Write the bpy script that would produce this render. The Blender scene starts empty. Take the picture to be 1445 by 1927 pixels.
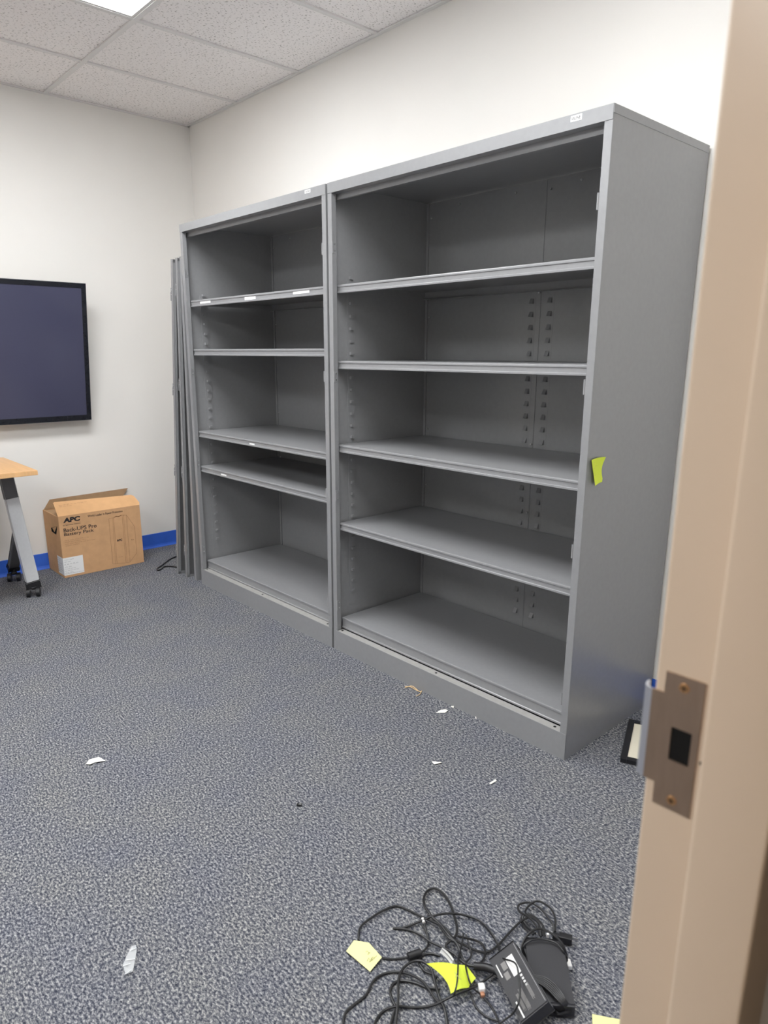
import bpy, bmesh, math, random
from mathutils import Vector, Matrix

random.seed(7)
S = bpy.context.scene
COL = S.collection

# ------------------------------------------------------------------ camera
W, H = 1445.0, 1927.0
F = 1308.267
PX, PY = -17.743, 30.708
CAM = Vector((1.105113, -1.856028, 1.325466))
ROT = Matrix(((0.6706873, -0.1827458, 0.7188758),
              (0.7417401, 0.1647682, -0.6501331),
              (0.0003612, 0.9692551, 0.2460579)))
cd = bpy.data.cameras.new('camera')
cam = bpy.data.objects.new('camera', cd)
COL.objects.link(cam)
cam.matrix_world = Matrix.Translation(CAM) @ ROT.to_4x4()
cd.sensor_fit = 'VERTICAL'
cd.sensor_height = 9.0
cd.lens = F / H * 9.0
cd.shift_x = -PX / H
cd.shift_y = PY / H
cd.clip_start = 0.02
cd.dof.use_dof = True
cd.dof.focus_distance = 2.9
cd.dof.aperture_fstop = (cd.lens / 1000.0) / 0.0040
S.camera = cam

# ------------------------------------------------------------------ light levels
EXPOSURE = 0.0
ROOM_LIGHT = 23.3
HALL_FILL = 10.0
S.view_settings.view_transform = 'Standard'
S.view_settings.look = 'None'
S.view_settings.gamma = 1.0
S.view_settings.exposure = EXPOSURE
w = bpy.data.worlds.new('world')
S.world = w
w.use_nodes = True
w.node_tree.nodes['Background'].inputs[0].default_value = (0.02, 0.02, 0.02, 1)
w.node_tree.nodes['Background'].inputs[1].default_value = 0.3

# room dimensions
XL, YR, HC = -3.3959, 0.599, 2.729      # far left wall, wall behind the cabinets, ceiling
XD, XH = 0.861, 0.9685                   # door wall: room face and hall face
YF = -5.2                               # wall at the far end of the room
T = 0.6096
TX, TY = XL + 0.598, YR - 0.890         # ceiling grid origin


def ray(u, v):
    d = Vector(((u - W / 2 - PX) / F, -(v - H / 2 - PY) / F, -1.0))
    return (ROT @ d).normalized()


def at(u, v, ax, val):
    """point of the world plane (axis ax = val) seen at photo position u, v"""
    d = ray(u, v)
    return CAM + d * ((val - CAM[ax]) / d[ax])


def hit(u, v, p, n):
    d = ray(u, v)
    return CAM + d * ((Vector(p) - CAM).dot(Vector(n)) / d.dot(Vector(n)))


# ------------------------------------------------------------------ materials
def mat(name, col, rough=0.5, metal=0.0, spec=0.5, noise=None, bump=None, emit=None, alpha=None, coat=None, trans=None):
    m = bpy.data.materials.new(name)
    m.use_nodes = True
    nt = m.node_tree
    b = nt.nodes['Principled BSDF']
    b.inputs['Base Color'].default_value = (*col, 1)
    b.inputs['Roughness'].default_value = rough
    b.inputs['Metallic'].default_value = metal
    b.inputs['Specular IOR Level'].default_value = spec
    if alpha is not None:
        b.inputs['Alpha'].default_value = alpha
    if trans:
        b.inputs['Transmission Weight'].default_value = trans
    if coat:
        b.inputs['Coat Weight'].default_value = coat
        b.inputs['Coat Roughness'].default_value = 0.1
    if emit:
        b.inputs['Emission Color'].default_value = (*emit[0], 1)
        b.inputs['Emission Strength'].default_value = emit[1]
    tc = nt.nodes.new('ShaderNodeTexCoord')
    if noise:
        scale, amt = noise[0], noise[1]
        n = nt.nodes.new('ShaderNodeTexNoise')
        n.inputs['Scale'].default_value = scale
        n.inputs['Detail'].default_value = 4
        mp = nt.nodes.new('ShaderNodeMapping')
        if len(noise) > 2:
            mp.inputs['Scale'].default_value = noise[2]
        nt.links.new(tc.outputs['Object'], mp.inputs[0])
        nt.links.new(mp.outputs[0], n.inputs['Vector'])
        r = nt.nodes.new('ShaderNodeValToRGB')
        r.color_ramp.elements[0].position = 0.3
        r.color_ramp.elements[1].position = 0.7
        r.color_ramp.elements[0].color = (*[c * (1 - amt) for c in col], 1)
        r.color_ramp.elements[1].color = (*[min(1, c * (1 + amt)) for c in col], 1)
        nt.links.new(n.outputs['Fac'], r.inputs[0])
        nt.links.new(r.outputs[0], b.inputs['Base Color'])
    if bump:
        n2 = nt.nodes.new('ShaderNodeTexNoise')
        n2.inputs['Scale'].default_value = bump[0]
        n2.inputs['Detail'].default_value = 3
        nt.links.new(tc.outputs['Object'], n2.inputs['Vector'])
        bp = nt.nodes.new('ShaderNodeBump')
        bp.inputs['Strength'].default_value = bump[1]
        bp.inputs['Distance'].default_value = bump[2]
        nt.links.new(n2.outputs['Fac'], bp.inputs['Height'])
        nt.links.new(bp.outputs[0], b.inputs['Normal'])
    return m


def carpet_mat():
    m = bpy.data.materials.new('blue_grey_carpet')
    m.use_nodes = True
    nt = m.node_tree
    b = nt.nodes['Principled BSDF']
    b.inputs['Roughness'].default_value = 0.95
    b.inputs['Specular IOR Level'].default_value = 0.1
    tc = nt.nodes.new('ShaderNodeTexCoord')
    mp = nt.nodes.new('ShaderNodeMapping')
    mp.inputs['Rotation'].default_value = (0, 0, 0.1)
    mp.inputs['Scale'].default_value = (0.75, 1.25, 1)
    nt.links.new(tc.outputs['Object'], mp.inputs[0])
    n = nt.nodes.new('ShaderNodeTexNoise')
    n.inputs['Scale'].default_value = 150
    n.inputs['Detail'].default_value = 3.0
    n.inputs['Roughness'].default_value = 0.8
    nt.links.new(mp.outputs[0], n.inputs['Vector'])
    r = nt.nodes.new('ShaderNodeValToRGB')
    e = r.color_ramp.elements
    e[0].position = 0.36; e[0].color = (0.026, 0.030, 0.045, 1)
    e[1].position = 0.66; e[1].color = (0.50, 0.495, 0.48, 1)
    x = e.new(0.46); x.color = (0.085, 0.091, 0.113, 1)
    x = e.new(0.54); x.color = (0.205, 0.208, 0.218, 1)
    nt.links.new(n.outputs['Fac'], r.inputs[0])
    # large soft wear and hue variation
    n2 = nt.nodes.new('ShaderNodeTexNoise')
    n2.inputs['Scale'].default_value = 5
    n2.inputs['Detail'].default_value = 5
    nt.links.new(tc.outputs['Object'], n2.inputs['Vector'])
    r2 = nt.nodes.new('ShaderNodeValToRGB')
    r2.color_ramp.elements[0].position = 0.3
    r2.color_ramp.elements[1].position = 0.7
    r2.color_ramp.elements[0].color = (0.86, 0.87, 0.92, 1)
    r2.color_ramp.elements[1].color = (1.0, 0.99, 0.95, 1)
    nt.links.new(n2.outputs['Fac'], r2.inputs[0])
    mx = nt.nodes.new('ShaderNodeMixRGB')
    mx.blend_type = 'MULTIPLY'
    mx.inputs[0].default_value = 1
    nt.links.new(r.outputs[0], mx.inputs[1])
    nt.links.new(r2.outputs[0], mx.inputs[2])
    nt.links.new(mx.outputs[0], b.inputs['Base Color'])
    bp = nt.nodes.new('ShaderNodeBump')
    bp.inputs['Strength'].default_value = 0.6
    bp.inputs['Distance'].default_value = 0.003
    nt.links.new(n.outputs['Fac'], bp.inputs['Height'])
    nt.links.new(bp.outputs[0], b.inputs['Normal'])
    return m


def tile_mat():
    m = bpy.data.materials.new('acoustic_ceiling_tile')
    m.use_nodes = True
    nt = m.node_tree
    b = nt.nodes['Principled BSDF']
    b.inputs['Roughness'].default_value = 0.95
    b.inputs['Specular IOR Level'].default_value = 0.1
    tc = nt.nodes.new('ShaderNodeTexCoord')
    mp = nt.nodes.new('ShaderNodeMapping')
    mp.inputs['Scale'].default_value = (1.7, 0.8, 1)
    nt.links.new(tc.outputs['Object'], mp.inputs[0])
    n = nt.nodes.new('ShaderNodeTexNoise')
    n.inputs['Scale'].default_value = 95
    n.inputs['Detail'].default_value = 2
    nt.links.new(mp.outputs[0], n.inputs['Vector'])
    r = nt.nodes.new('ShaderNodeValToRGB')
    r.color_ramp.elements[0].position = 0.335
    r.color_ramp.elements[1].position = 0.40
    r.color_ramp.elements[0].color = (0.42, 0.40, 0.39, 1)
    r.color_ramp.elements[1].color = (0.90, 0.875, 0.87, 1)
    nt.links.new(n.outputs['Fac'], r.inputs[0])
    nt.links.new(r.outputs[0], b.inputs['Base Color'])
    bp = nt.nodes.new('ShaderNodeBump')
    bp.inputs['Strength'].default_value = 0.4
    bp.inputs['Distance'].default_value = 0.002
    nt.links.new(r.outputs[0], bp.inputs['Height'])
    nt.links.new(bp.outputs[0], b.inputs['Normal'])
    return m


M = {}
M['wall'] = mat('cream_wall_paint', (0.80, 0.78, 0.745), 0.7, spec=0.25, noise=(3, 0.012), bump=(350, 0.08, 0.001))
M['hall_wall'] = mat('hall_wall_paint', (0.62, 0.55, 0.46), 0.8, spec=0.2, noise=(3, 0.02))
M['carpet'] = carpet_mat()
M['tile'] = tile_mat()
M['tbar'] = mat('white_ceiling_grid_paint', (0.72, 0.71, 0.70), 0.45)
M['base'] = mat('blue_vinyl_cove_base', (0.036, 0.13, 0.60), 0.42, noise=(20, 0.05))
M['lens'] = mat('light_diffuser', (0.9, 0.9, 0.9), 0.6, emit=((0.97, 0.985, 1.0), ROOM_LIGHT))
M['lens_near'] = mat('light_diffuser_by_door', (0.9, 0.9, 0.9), 0.6, emit=((0.97, 0.985, 1.0), ROOM_LIGHT * 0.87))
M['hall_lens'] = mat('hall_light_diffuser', (0.9, 0.9, 0.9), 0.6, emit=((1.0, 0.86, 0.70), HALL_FILL))
M['cab'] = mat('grey_enamel_steel', (0.258, 0.260, 0.266), 0.29, spec=0.5, noise=(60, 0.03), bump=(900, 0.12, 0.0006))
M['dusty'] = mat('dusty_light_grey_paint', (0.34, 0.335, 0.32), 0.6, noise=(40, 0.06))  # plinth flange only, a lighter grey than the cabinet enamel
M['cab_dark'] = mat('dark_hole', (0.01, 0.01, 0.01), 0.9, spec=0.1)
M['steel'] = mat('bright_zinc_screw', (0.62, 0.62, 0.62), 0.3, 0.9)
M['paper'] = mat('white_label_paper', (0.86, 0.86, 0.85), 0.6)
M['ink'] = mat('black_ink', (0.02, 0.018, 0.02), 0.7)
M['faint_ink'] = mat('faint_print_ink', (0.50, 0.50, 0.52), 0.7)
M['grey_ink'] = mat('grey_ink', (0.22, 0.22, 0.23), 0.7)
M['card'] = mat('brown_cardboard', (0.64, 0.38, 0.20), 0.85, spec=0.15, noise=(25, 0.05), bump=(400, 0.1, 0.001))
M['card_in'] = mat('inner_cardboard', (0.40, 0.26, 0.15), 0.9, spec=0.1, noise=(25, 0.08))  # rear and side flaps: their shade is put into a darker brown
M['card_ink'] = mat('brown_print_ink', (0.27, 0.13, 0.055), 0.8)
M['maple'] = mat('maple_laminate', (0.72, 0.43, 0.20), 0.38, noise=(9, 0.07, (0.6, 9, 1)))
M['alu'] = mat('silver_painted_leg', (0.72, 0.73, 0.74), 0.38, 0.2, noise=(80, 0.02))
M['leg_dark'] = mat('dark_grey_leg_channel', (0.12, 0.12, 0.125), 0.5)
M['plastic'] = mat('black_plastic', (0.013, 0.013, 0.015), 0.42, noise=(60, 0.1))
M['brick'] = mat('charcoal_adapter_plastic', (0.035, 0.035, 0.039), 0.55, noise=(500, 0.15), bump=(900, 0.25, 0.0006))
M['cord'] = mat('black_cord_rubber', (0.012, 0.012, 0.013), 0.40, noise=(100, 0.1))
M['tvframe'] = mat('black_gloss_bezel', (0.012, 0.013, 0.018), 0.25, noise=(50, 0.05))
M['tvedge'] = mat('silver_edge_trim', (0.35, 0.35, 0.36), 0.3, 0.8)
M['screen'] = mat('dark_blue_grey_screen', (0.058, 0.060, 0.105), 0.16, spec=0.75, noise=(2, 0.04))
M['jamb'] = mat('tan_door_frame_paint', (0.56, 0.445, 0.335), 0.3, spec=0.5, noise=(2, 0.03))
M['strike'] = mat('satin_bronze_strike', (0.36, 0.26, 0.19), 0.34, 0.85, noise=(120, 0.08, (1, 1, 0.2)))
M['screw'] = mat('brass_screw', (0.50, 0.28, 0.13), 0.35, 0.85)
M['note_green'] = mat('neon_yellow_green_paper', (0.70, 0.83, 0.06), 0.75, noise=(20, 0.03))
M['note_pale'] = mat('pale_yellow_paper', (0.82, 0.80, 0.36), 0.75, noise=(20, 0.03))
M['pencil'] = mat('pencil_mark', (0.42, 0.42, 0.22), 0.8)
M['white_plastic'] = mat('white_plastic', (0.85, 0.84, 0.82), 0.4)
M['scrap'] = mat('white_paper_scrap', (0.83, 0.81, 0.75), 0.8, noise=(80, 0.04))
M['straw'] = mat('tan_straw', (0.66, 0.48, 0.27), 0.8, noise=(90, 0.1))
M['film'] = mat('clear_wrinkled_film', (0.80, 0.82, 0.83), 0.15, alpha=0.38, spec=0.8)
M['cream'] = mat('cream_mat_board', (0.74, 0.69, 0.56), 0.7, noise=(8, 0.02))
M['frameblack'] = mat('black_picture_frame', (0.012, 0.012, 0.014), 0.4, noise=(40, 0.05))


# ------------------------------------------------------------------ mesh builder
class MB:
    def __init__(s):
        s.bm = bmesh.new()

    def box(s, a, b, bev=0.0):
        a, b = Vector(a), Vector(b)
        c, d = (a + b) / 2, b - a
        r = bmesh.ops.create_cube(s.bm, size=1)
        vs = r['verts']
        for v in vs:
            v.co = Vector((v.co.x * abs(d.x), v.co.y * abs(d.y), v.co.z * abs(d.z))) + c
        if bev > 0:
            es = list({e for v in vs for e in v.link_edges})
            bmesh.ops.bevel(s.bm, geom=es, offset=bev, segments=2, affect='EDGES', profile=0.6)
        return s

    def obox(s, c, ax, ay, az, dims, bev=0.0):
        """oriented box"""
        r = bmesh.ops.create_cube(s.bm, size=1)
        vs = r['verts']
        ax, ay, az = Vector(ax), Vector(ay), Vector(az)
        for v in vs:
            v.co = Vector(c) + ax * v.co.x * dims[0] + ay * v.co.y * dims[1] + az * v.co.z * dims[2]
        if bev > 0:
            es = list({e for v in vs for e in v.link_edges})
            bmesh.ops.bevel(s.bm, geom=es, offset=bev, segments=3, affect='EDGES', profile=0.6)
        return s

    def prism(s, pts, d):
        """polygon of 3D points extruded by vector d"""
        d = Vector(d)
        a = [s.bm.verts.new(Vector(p)) for p in pts]
        b = [s.bm.verts.new(Vector(p) + d) for p in pts]
        n = len(pts)
        s.bm.faces.new(a)
        s.bm.faces.new(b[::-1])
        for i in range(n):
            s.bm.faces.new([a[i], b[i], b[(i + 1) % n], a[(i + 1) % n]][::-1])
        return s

    def cyl(s, a, b, r, seg=20, r2=None):
        a, b = Vector(a), Vector(b)
        z = (b - a).normalized()
        x = z.orthogonal().normalized()
        y = z.cross(x)
        r2 = r if r2 is None else r2
        A = [s.bm.verts.new(a + (x * math.cos(t) + y * math.sin(t)) * r) for t in [i * 2 * math.pi / seg for i in range(seg)]]
        B = [s.bm.verts.new(b + (x * math.cos(t) + y * math.sin(t)) * r2) for t in [i * 2 * math.pi / seg for i in range(seg)]]
        for i in range(seg):
            s.bm.faces.new([A[i], A[(i + 1) % seg], B[(i + 1) % seg], B[i]])
        s.bm.faces.new(A[::-1]); s.bm.faces.new(B)
        return s

    def tube(s, pts, r, seg=10, closed_ends=True, flat=1.0):
        pts = [Vector(p) for p in pts]
        rings = []
        t = (pts[1] - pts[0]).normalized()
        x = t.orthogonal().normalized()
        for i, p in enumerate(pts):
            t2 = (pts[min(i + 1, len(pts) - 1)] - pts[max(i - 1, 0)]).normalized()
            x = (x - t2 * x.dot(t2))
            if x.length < 1e-6:
                x = t2.orthogonal()
            x.normalize()
            y = t2.cross(x)
            rings.append([s.bm.verts.new(p + (x * math.cos(k) + y * math.sin(k) * flat) * r)
                          for k in [j * 2 * math.pi / seg for j in range(seg)]])
        for a, b in zip(rings, rings[1:]):
            for j in range(seg):
                s.bm.faces.new([a[j], a[(j + 1) % seg], b[(j + 1) % seg], b[j]])
        if closed_ends:
            s.bm.faces.new(rings[0][::-1]); s.bm.faces.new(rings[-1])
        return s

    def grid(s, fn, nu, nv, thick=0.0):
        """surface fn(u,v) in 0..1, given a thickness downwards along its normal"""
        V = [[s.bm.verts.new(fn(i / nu, j / nv)) for j in range(nv + 1)] for i in range(nu + 1)]
        fs = []
        for i in range(nu):
            for j in range(nv):
                fs.append(s.bm.faces.new([V[i][j], V[i + 1][j], V[i + 1][j + 1], V[i][j + 1]]))
        if thick:
            s.bm.normal_update()
            bmesh.ops.solidify(s.bm, geom=fs, thickness=thick)
        return s

    def poly(s, pts):
        s.bm.faces.new([s.bm.verts.new(Vector(p)) for p in pts])
        return s

    def text(s, string, o, xd, yd, wid, hei, bold=0.0, shear=0.0):
        cu = bpy.data.curves.new('t', 'FONT')
        cu.body = string
        cu.offset = bold
        cu.shear = shear
        cu.resolution_u = 3
        ob = bpy.data.objects.new('t', cu)
        COL.objects.link(ob)
        dg = bpy.context.evaluated_depsgraph_get()
        me = bpy.data.meshes.new_from_object(ob.evaluated_get(dg))
        bpy.data.objects.remove(ob); bpy.data.curves.remove(cu)
        xs = [v.co.x for v in me.vertices]; ys = [v.co.y for v in me.vertices]
        x0, x1, y0, y1 = min(xs), max(xs), min(ys), max(ys)
        o, xd, yd = Vector(o), Vector(xd), Vector(yd)
        for v in me.vertices:
            v.co = o + xd * ((v.co.x - x0) / (x1 - x0) * wid) + yd * ((v.co.y - y0) / (y1 - y0) * hei)
        s.bm.from_mesh(me)
        bpy.data.meshes.remove(me)
        return s

    def marks(s, o, xd, yd, wid, hei, words=3, lift=None):
        """a row of illegible letter-like strokes"""
        o, xd, yd = Vector(o), Vector(xd), Vector(yd)
        n = xd.cross(yd).normalized()
        x = 0.0
        pit = hei * 0.72
        nl = max(3, int(wid / pit))
        gaps = {int(nl * (k + 1) / words) for k in range(words - 1)}
        for i in range(nl):
            if i in gaps:
                continue
            h = hei * random.choice((1.0, 0.7, 0.7, 0.85))
            c = o + xd * (i * wid / nl)
            s.obox(c + xd * pit * 0.15 + yd * h / 2, xd, yd, n, (pit * 0.22, h, 0.0001))
            if random.random() < 0.8:
                s.obox(c + xd * pit * 0.4 + yd * h * random.choice((0.1, 0.5, 0.9)), xd, yd, n, (pit * 0.5, hei * 0.2, 0.0001))
        return s

    def build(s, name, material, parent=None, smooth=False, fix=True, keep=None):
        if fix:
            bmesh.ops.recalc_face_normals(s.bm, faces=s.bm.faces)
        off = Vector((0, 0, 0))
        if parent is not None:
            q = parent
            while q is not None:
                off += q.location
                q = q.parent
        if keep is not None:
            off = Vector(keep)
        for v in s.bm.verts:
            v.co -= off
        me = bpy.data.meshes.new(name)
        s.bm.to_mesh(me)
        s.bm.free()
        if smooth:
            for f in me.polygons:
                f.use_smooth = True
            try:
                me.set_sharp_from_angle(angle=math.radians(40))
            except Exception:
                pass
        me.materials.append(M[material] if isinstance(material, str) else material)
        o = bpy.data.objects.new(name, me)
        COL.objects.link(o)
        if parent is not None:
            o.parent = parent
        elif keep is not None:
            o.location = Vector(keep)
        return o


def tag(o, label=None, cat=None, group=None, kind=None):
    if label: o['label'] = label
    if cat: o['category'] = cat
    if group: o['group'] = group
    if kind: o['kind'] = kind
    return o


def thing(name, loc, label, cat, group=None):
    o = bpy.data.objects.new(name, None)
    o.empty_display_size = 0.05
    COL.objects.link(o)
    o.location = Vector(loc)
    return tag(o, label, cat, group)


def spline(pts, n=8):
    P = [Vector(p) for p in pts]
    P = [P[0] * 2 - P[1]] + P + [P[-1] * 2 - P[-2]]
    out = []
    for i in range(1, len(P) - 2):
        a, b, c, d = P[i - 1:i + 3]
        for k in range(n):
            t = k / n
            out.append(0.5 * ((2 * b) + (c - a) * t + (2 * a - 5 * b + 4 * c - d) * t * t + (3 * b - a - 3 * c + d) * t ** 3))
    out.append(P[-2])
    return out


# ================================================================== the setting
def struct(name, mb, m):
    return tag(mb.build(name, m), kind='structure')


XE = 2.65   # far side of the hall
struct('floor', MB().box((XL - 0.1, YF - 0.1, -0.05), (XE + 0.1, YR + 0.1, 0)), 'carpet')
struct('wall_left', MB().box((XL - 0.1, YF - 0.1, 0), (XL, YR + 0.1, HC + 0.05)), 'wall')
struct('wall_right', MB().box((XL, YR, 0), (XE, YR + 0.1, HC + 0.05)), 'wall')
struct('wall_front', MB().box((XL, YF - 0.1, 0), (XE, YF, HC + 0.05)), 'wall')
struct('wall_hall', MB().box((XE, YF - 0.1, 0), (XE + 0.1, YR + 0.1, HC + 0.05)), 'hall_wall')
# door wall with its opening
YJ, YJ2, ZD = -1.31, -2.235, 2.14
wb = MB()
wb.box((XD + .012, YJ + 0.045, 0), (XH - .012, YR, HC + 0.05))
wb.box((XD + .012, YF, 0), (XH - .012, YJ2 - 0.045, HC + 0.05))
wb.box((XD + .012, YJ2 - 0.045, ZD + 0.045), (XH - .012, YJ + 0.045, HC + 0.05))
struct('wall_back', wb, 'wall')

# ceiling: tiles above a grid of T bars, openings for the lights
LIGHTS = []          # room fixtures (x0, x1, y0, y1)
for k, js in ((1, (0, 2)), (4, (0, 2))):
    for j in js:
        x0 = TX + k * T
        y1 = TY - 2 * T * j
        LIGHTS.append((x0, x0 + T, y1 - 2 * T, y1))
xs = [XL] + [TX + k * T for k in range(0, 6)] + [XD + .012]
ys = [YR] + [TY - 2 * T * j for j in range(0, 5)] + [YF]
cb = MB()
for i in range(len(xs) - 1):
    for j in range(len(ys) - 1):
        xa, xb, ya, yb = xs[i], xs[i + 1], ys[j + 1], ys[j]
        if xb - xa < 0.03:
            continue
        if any(abs(xa - L[0]) < .02 and abs(yb - L[3]) < .02 for L in LIGHTS):
            continue
        cb.box((xa, ya, HC + 0.007), (xb, yb, HC + 0.025))
HL = [(1.08, 1.08 + T, -2.75 - 2 * T, -2.75)]  # unseen hall panel, added and placed to brighten the door jamb
cb.box((XH - .012, YF, HC), (XE, HL[0][2], HC + 0.02))
cb.box((XH - .012, HL[0][3], HC), (XE, YR, HC + 0.02))
cb.box((XH - .012, HL[0][2], HC), (HL[0][0], HL[0][3], HC + 0.02))
cb.box((HL[0][1], HL[0][2], HC), (XE, HL[0][3], HC + 0.02))
struct('ceiling', cb, 'tile')
gb = MB()
tw = 0.012
for x in xs[1:-1]:
    gb.box((x - tw, YF, HC), (x + tw, YR, HC + 0.0065))
for y in ys[1:-1]:
    gb.box((XL, y - tw, HC - 0.0004), (XD + .012, y + tw, HC + 0.0062))
gb.box((XL, YR - 0.020, HC - 0.0008), (XD + .012, YR, HC + 0.0058))
gb.box((XL, YF, HC - 0.0008), (XL + 0.020, YR, HC + 0.0058))
gb.box((XL, YF, HC - 0.0008), (XD + .012, YF + 0.02, HC + 0.0058))
gb.box((XD - 0.008, YF, HC - 0.0008), (XD + .012, YR, HC + 0.0058))
struct('trim_1', gb, 'tbar')


def cove(name, pts_dir):
    """vinyl base profile swept along a straight wall: (start, end, inward normal)"""
    a, b, n = Vector(pts_dir[0]), Vector(pts_dir[1]), Vector(pts_dir[2])
    prof = [(0, 0), (0.017, 0), (0.016, 0.003), (0.008, 0.010), (0.0045, 0.020), (0.0035, 0.097), (0.0, 0.099)]
    mb = MB()
    mb.prism([a + n * p[0] + Vector((0, 0, p[1])) for p in prof], b - a)
    struct(name, mb, 'base')


cove('baseboard_left', ((XL, YF, 0), (XL, YR, 0), (1, 0, 0)))
cove('baseboard_right', ((XL + .017, YR, 0), (XD, YR, 0), (0, -1, 0)))
cove('baseboard_front', ((XL + .017, YF, 0), (XD, YF, 0), (0, 1, 0)))
cove('baseboard_back', ((XD + .012, YJ + 0.047, 0), (XD + .012, YR - .017, 0), (-1, 0, 0)))

# hall baseboard is not seen; steel door frame (jamb, stop, returns) as one profile
dm = MB()
def arc(cx, cy, r, a0, a1, n=5):
    return [(cx + r * math.cos(math.radians(a0 + (a1 - a0) * k / n)), cy + r * math.sin(math.radians(a0 + (a1 - a0) * k / n))) for k in range(n + 1)]


prof_r = ([(XD, YJ + 0.047)] + arc(XD + .004, YJ + .004, .004, 180, 270) + [(XD + 0.049, YJ)]
          + arc(XD + 0.0545, YJ - 0.012, .004, 180, 270) + arc(XH - 0.003, YJ - 0.013, .003, 270, 360) + [(XH, YJ + 0.047)])
dm.prism([(p[0], p[1], 0) for p in prof_r], (0, 0, ZD + 0.045))
prof_l = [(p[0], YJ + YJ2 - p[1]) for p in prof_r]
dm.prism([(p[0], p[1], 0) for p in prof_l], (0, 0, ZD + 0.045))
dm.prism([(p[0], YJ2, ZD + (p[1] - YJ)) for p in prof_r], (0, YJ - YJ2, 0))
door = struct('door_1', dm, 'jamb')
for f in door.data.polygons:
    f.use_smooth = True
door.data.set_sharp_from_angle(angle=math.radians(32))

# strike plate on the jamb
ys_ = YJ - 0.0016
def J(u, v, y=YJ):
    p = at(u, v, 1, y)
    return (p.x, p.z)
zb, zt_ = 0.9385, 1.0645
sp = MB()
xa, xb = 0.8705, 0.9035
lipx = 0.852
hx0, hx1, hz0, hz1 = 0.8800, 0.8975, 0.9855, 1.0165
# plate with an opening, built from four strips round the latch hole
for (a, b, c, d) in ((xa, xb, zb, hz0), (xa, xb, hz1, zt_), (xa, hx0, hz0, hz1), (hx1, xb, hz0, hz1)):
    sp.box((a, ys_, c), (b, YJ + 0.0002, d))
sp.box((0.8600, ys_, 0.9590), (xa, YJ + 0.0002, 1.0445))
spo = sp.build('strike_plate', 'strike', door)
lp = MB()
lip = [(0.8605, YJ - 0.0016), (0.8560, YJ - 0.0012), (0.8525, YJ + 0.0015), (0.8505, YJ + 0.0055), (0.8500, YJ + 0.011)]
lip2 = [(p[0] + 0.0016, p[1] + 0.0012) for p in lip][::-1]
lp.prism([(p[0], p[1], 0.9590) for p in lip + lip2], (0, 0, 0.0855))
tag(lp.build('strike_lip', mat('satin_steel_lip', (0.55, 0.56, 0.60), 0.35, 0.85), spo), 'bent silvery lip of the strike plate')
MB().box((hx0, YJ - 0.0004, hz0), (hx1, YJ + 0.0001, hz1)).build('latch_hole', 'cab_dark', spo)
for (x, z) in ((0.8868, 1.0545), (0.8872, 0.9480)):
    q = MB()
    q.cyl((x, ys_ + 0.0005, z), (x, ys_ - 0.0009, z), 0.0047, 24, 0.0040)
    so = q.build('screw', 'screw', spo, smooth=True)
    q = MB()
    q.box((x - .0026, ys_ - 0.0011, z - .0005), (x + .0026, ys_ - 0.0008, z + .0005))
    q.box((x - .0005, ys_ - 0.0011, z - .0026), (x + .0005, ys_ - 0.0008, z + .0026))
    q.build('screw_recess', 'cab_dark', so)
MB().cyl((0.9075, YJ + .0002, 0.993), (0.9075, YJ - 0.0003, 0.993), 0.0022).build('screw_hole', 'cab_dark', door)


# ceiling lights: recessed troffers, separate things
def troffer(L, lens, label, grp):
    x0, x1, y0, y1 = L
    c = ((x0 + x1) / 2, (y0 + y1) / 2, HC)
    o = thing('ceiling_light', c, label, 'ceiling light', grp)
    m = MB()
    b_ = tw + 0.001
    zf, f_ = HC + 0.0068, 0.014
    for (a, b, cc, d) in ((x0 + b_, x1 - b_, y0 + b_, y0 + b_ + f_), (x0 + b_, x1 - b_, y1 - b_ - f_, y1 - b_),
                          (x0 + b_, x0 + b_ + f_, y0 + b_ + f_, y1 - b_ - f_), (x1 - b_ - f_, x1 - b_, y0 + b_ + f_, y1 - b_ - f_)):
        m.box((a, cc, zf - .005), (b, d, zf + 0.03))
    m.build('frame', 'tbar', o)
    MB().box((x0 + b_ + f_, y0 + b_ + f_, zf), (x1 - b_ - f_, y1 - b_ - f_, zf + 0.006)).build('diffuser', lens, o)
    MB().box((x0 + b_, y0 + b_, zf + 0.03), (x1 - b_, y1 - b_, zf + 0.06)).build('housing', 'tbar', o)


for i, L in enumerate(LIGHTS):
    troffer(L, 'lens_near' if i == 2 else 'lens', ['bright ceiling light panel nearest the far left wall and the cabinets',
                        'bright ceiling light panel beside the left wall, farther from the cabinets',
                        'bright ceiling light panel by the doorway, nearer the cabinets',
                        'bright ceiling light panel by the doorway wall, farther from the cabinets'][i],
            'ceiling light panels')
troffer(HL[0], 'hall_lens', 'warm ceiling light panel in the hall outside the doorway', None)


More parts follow.
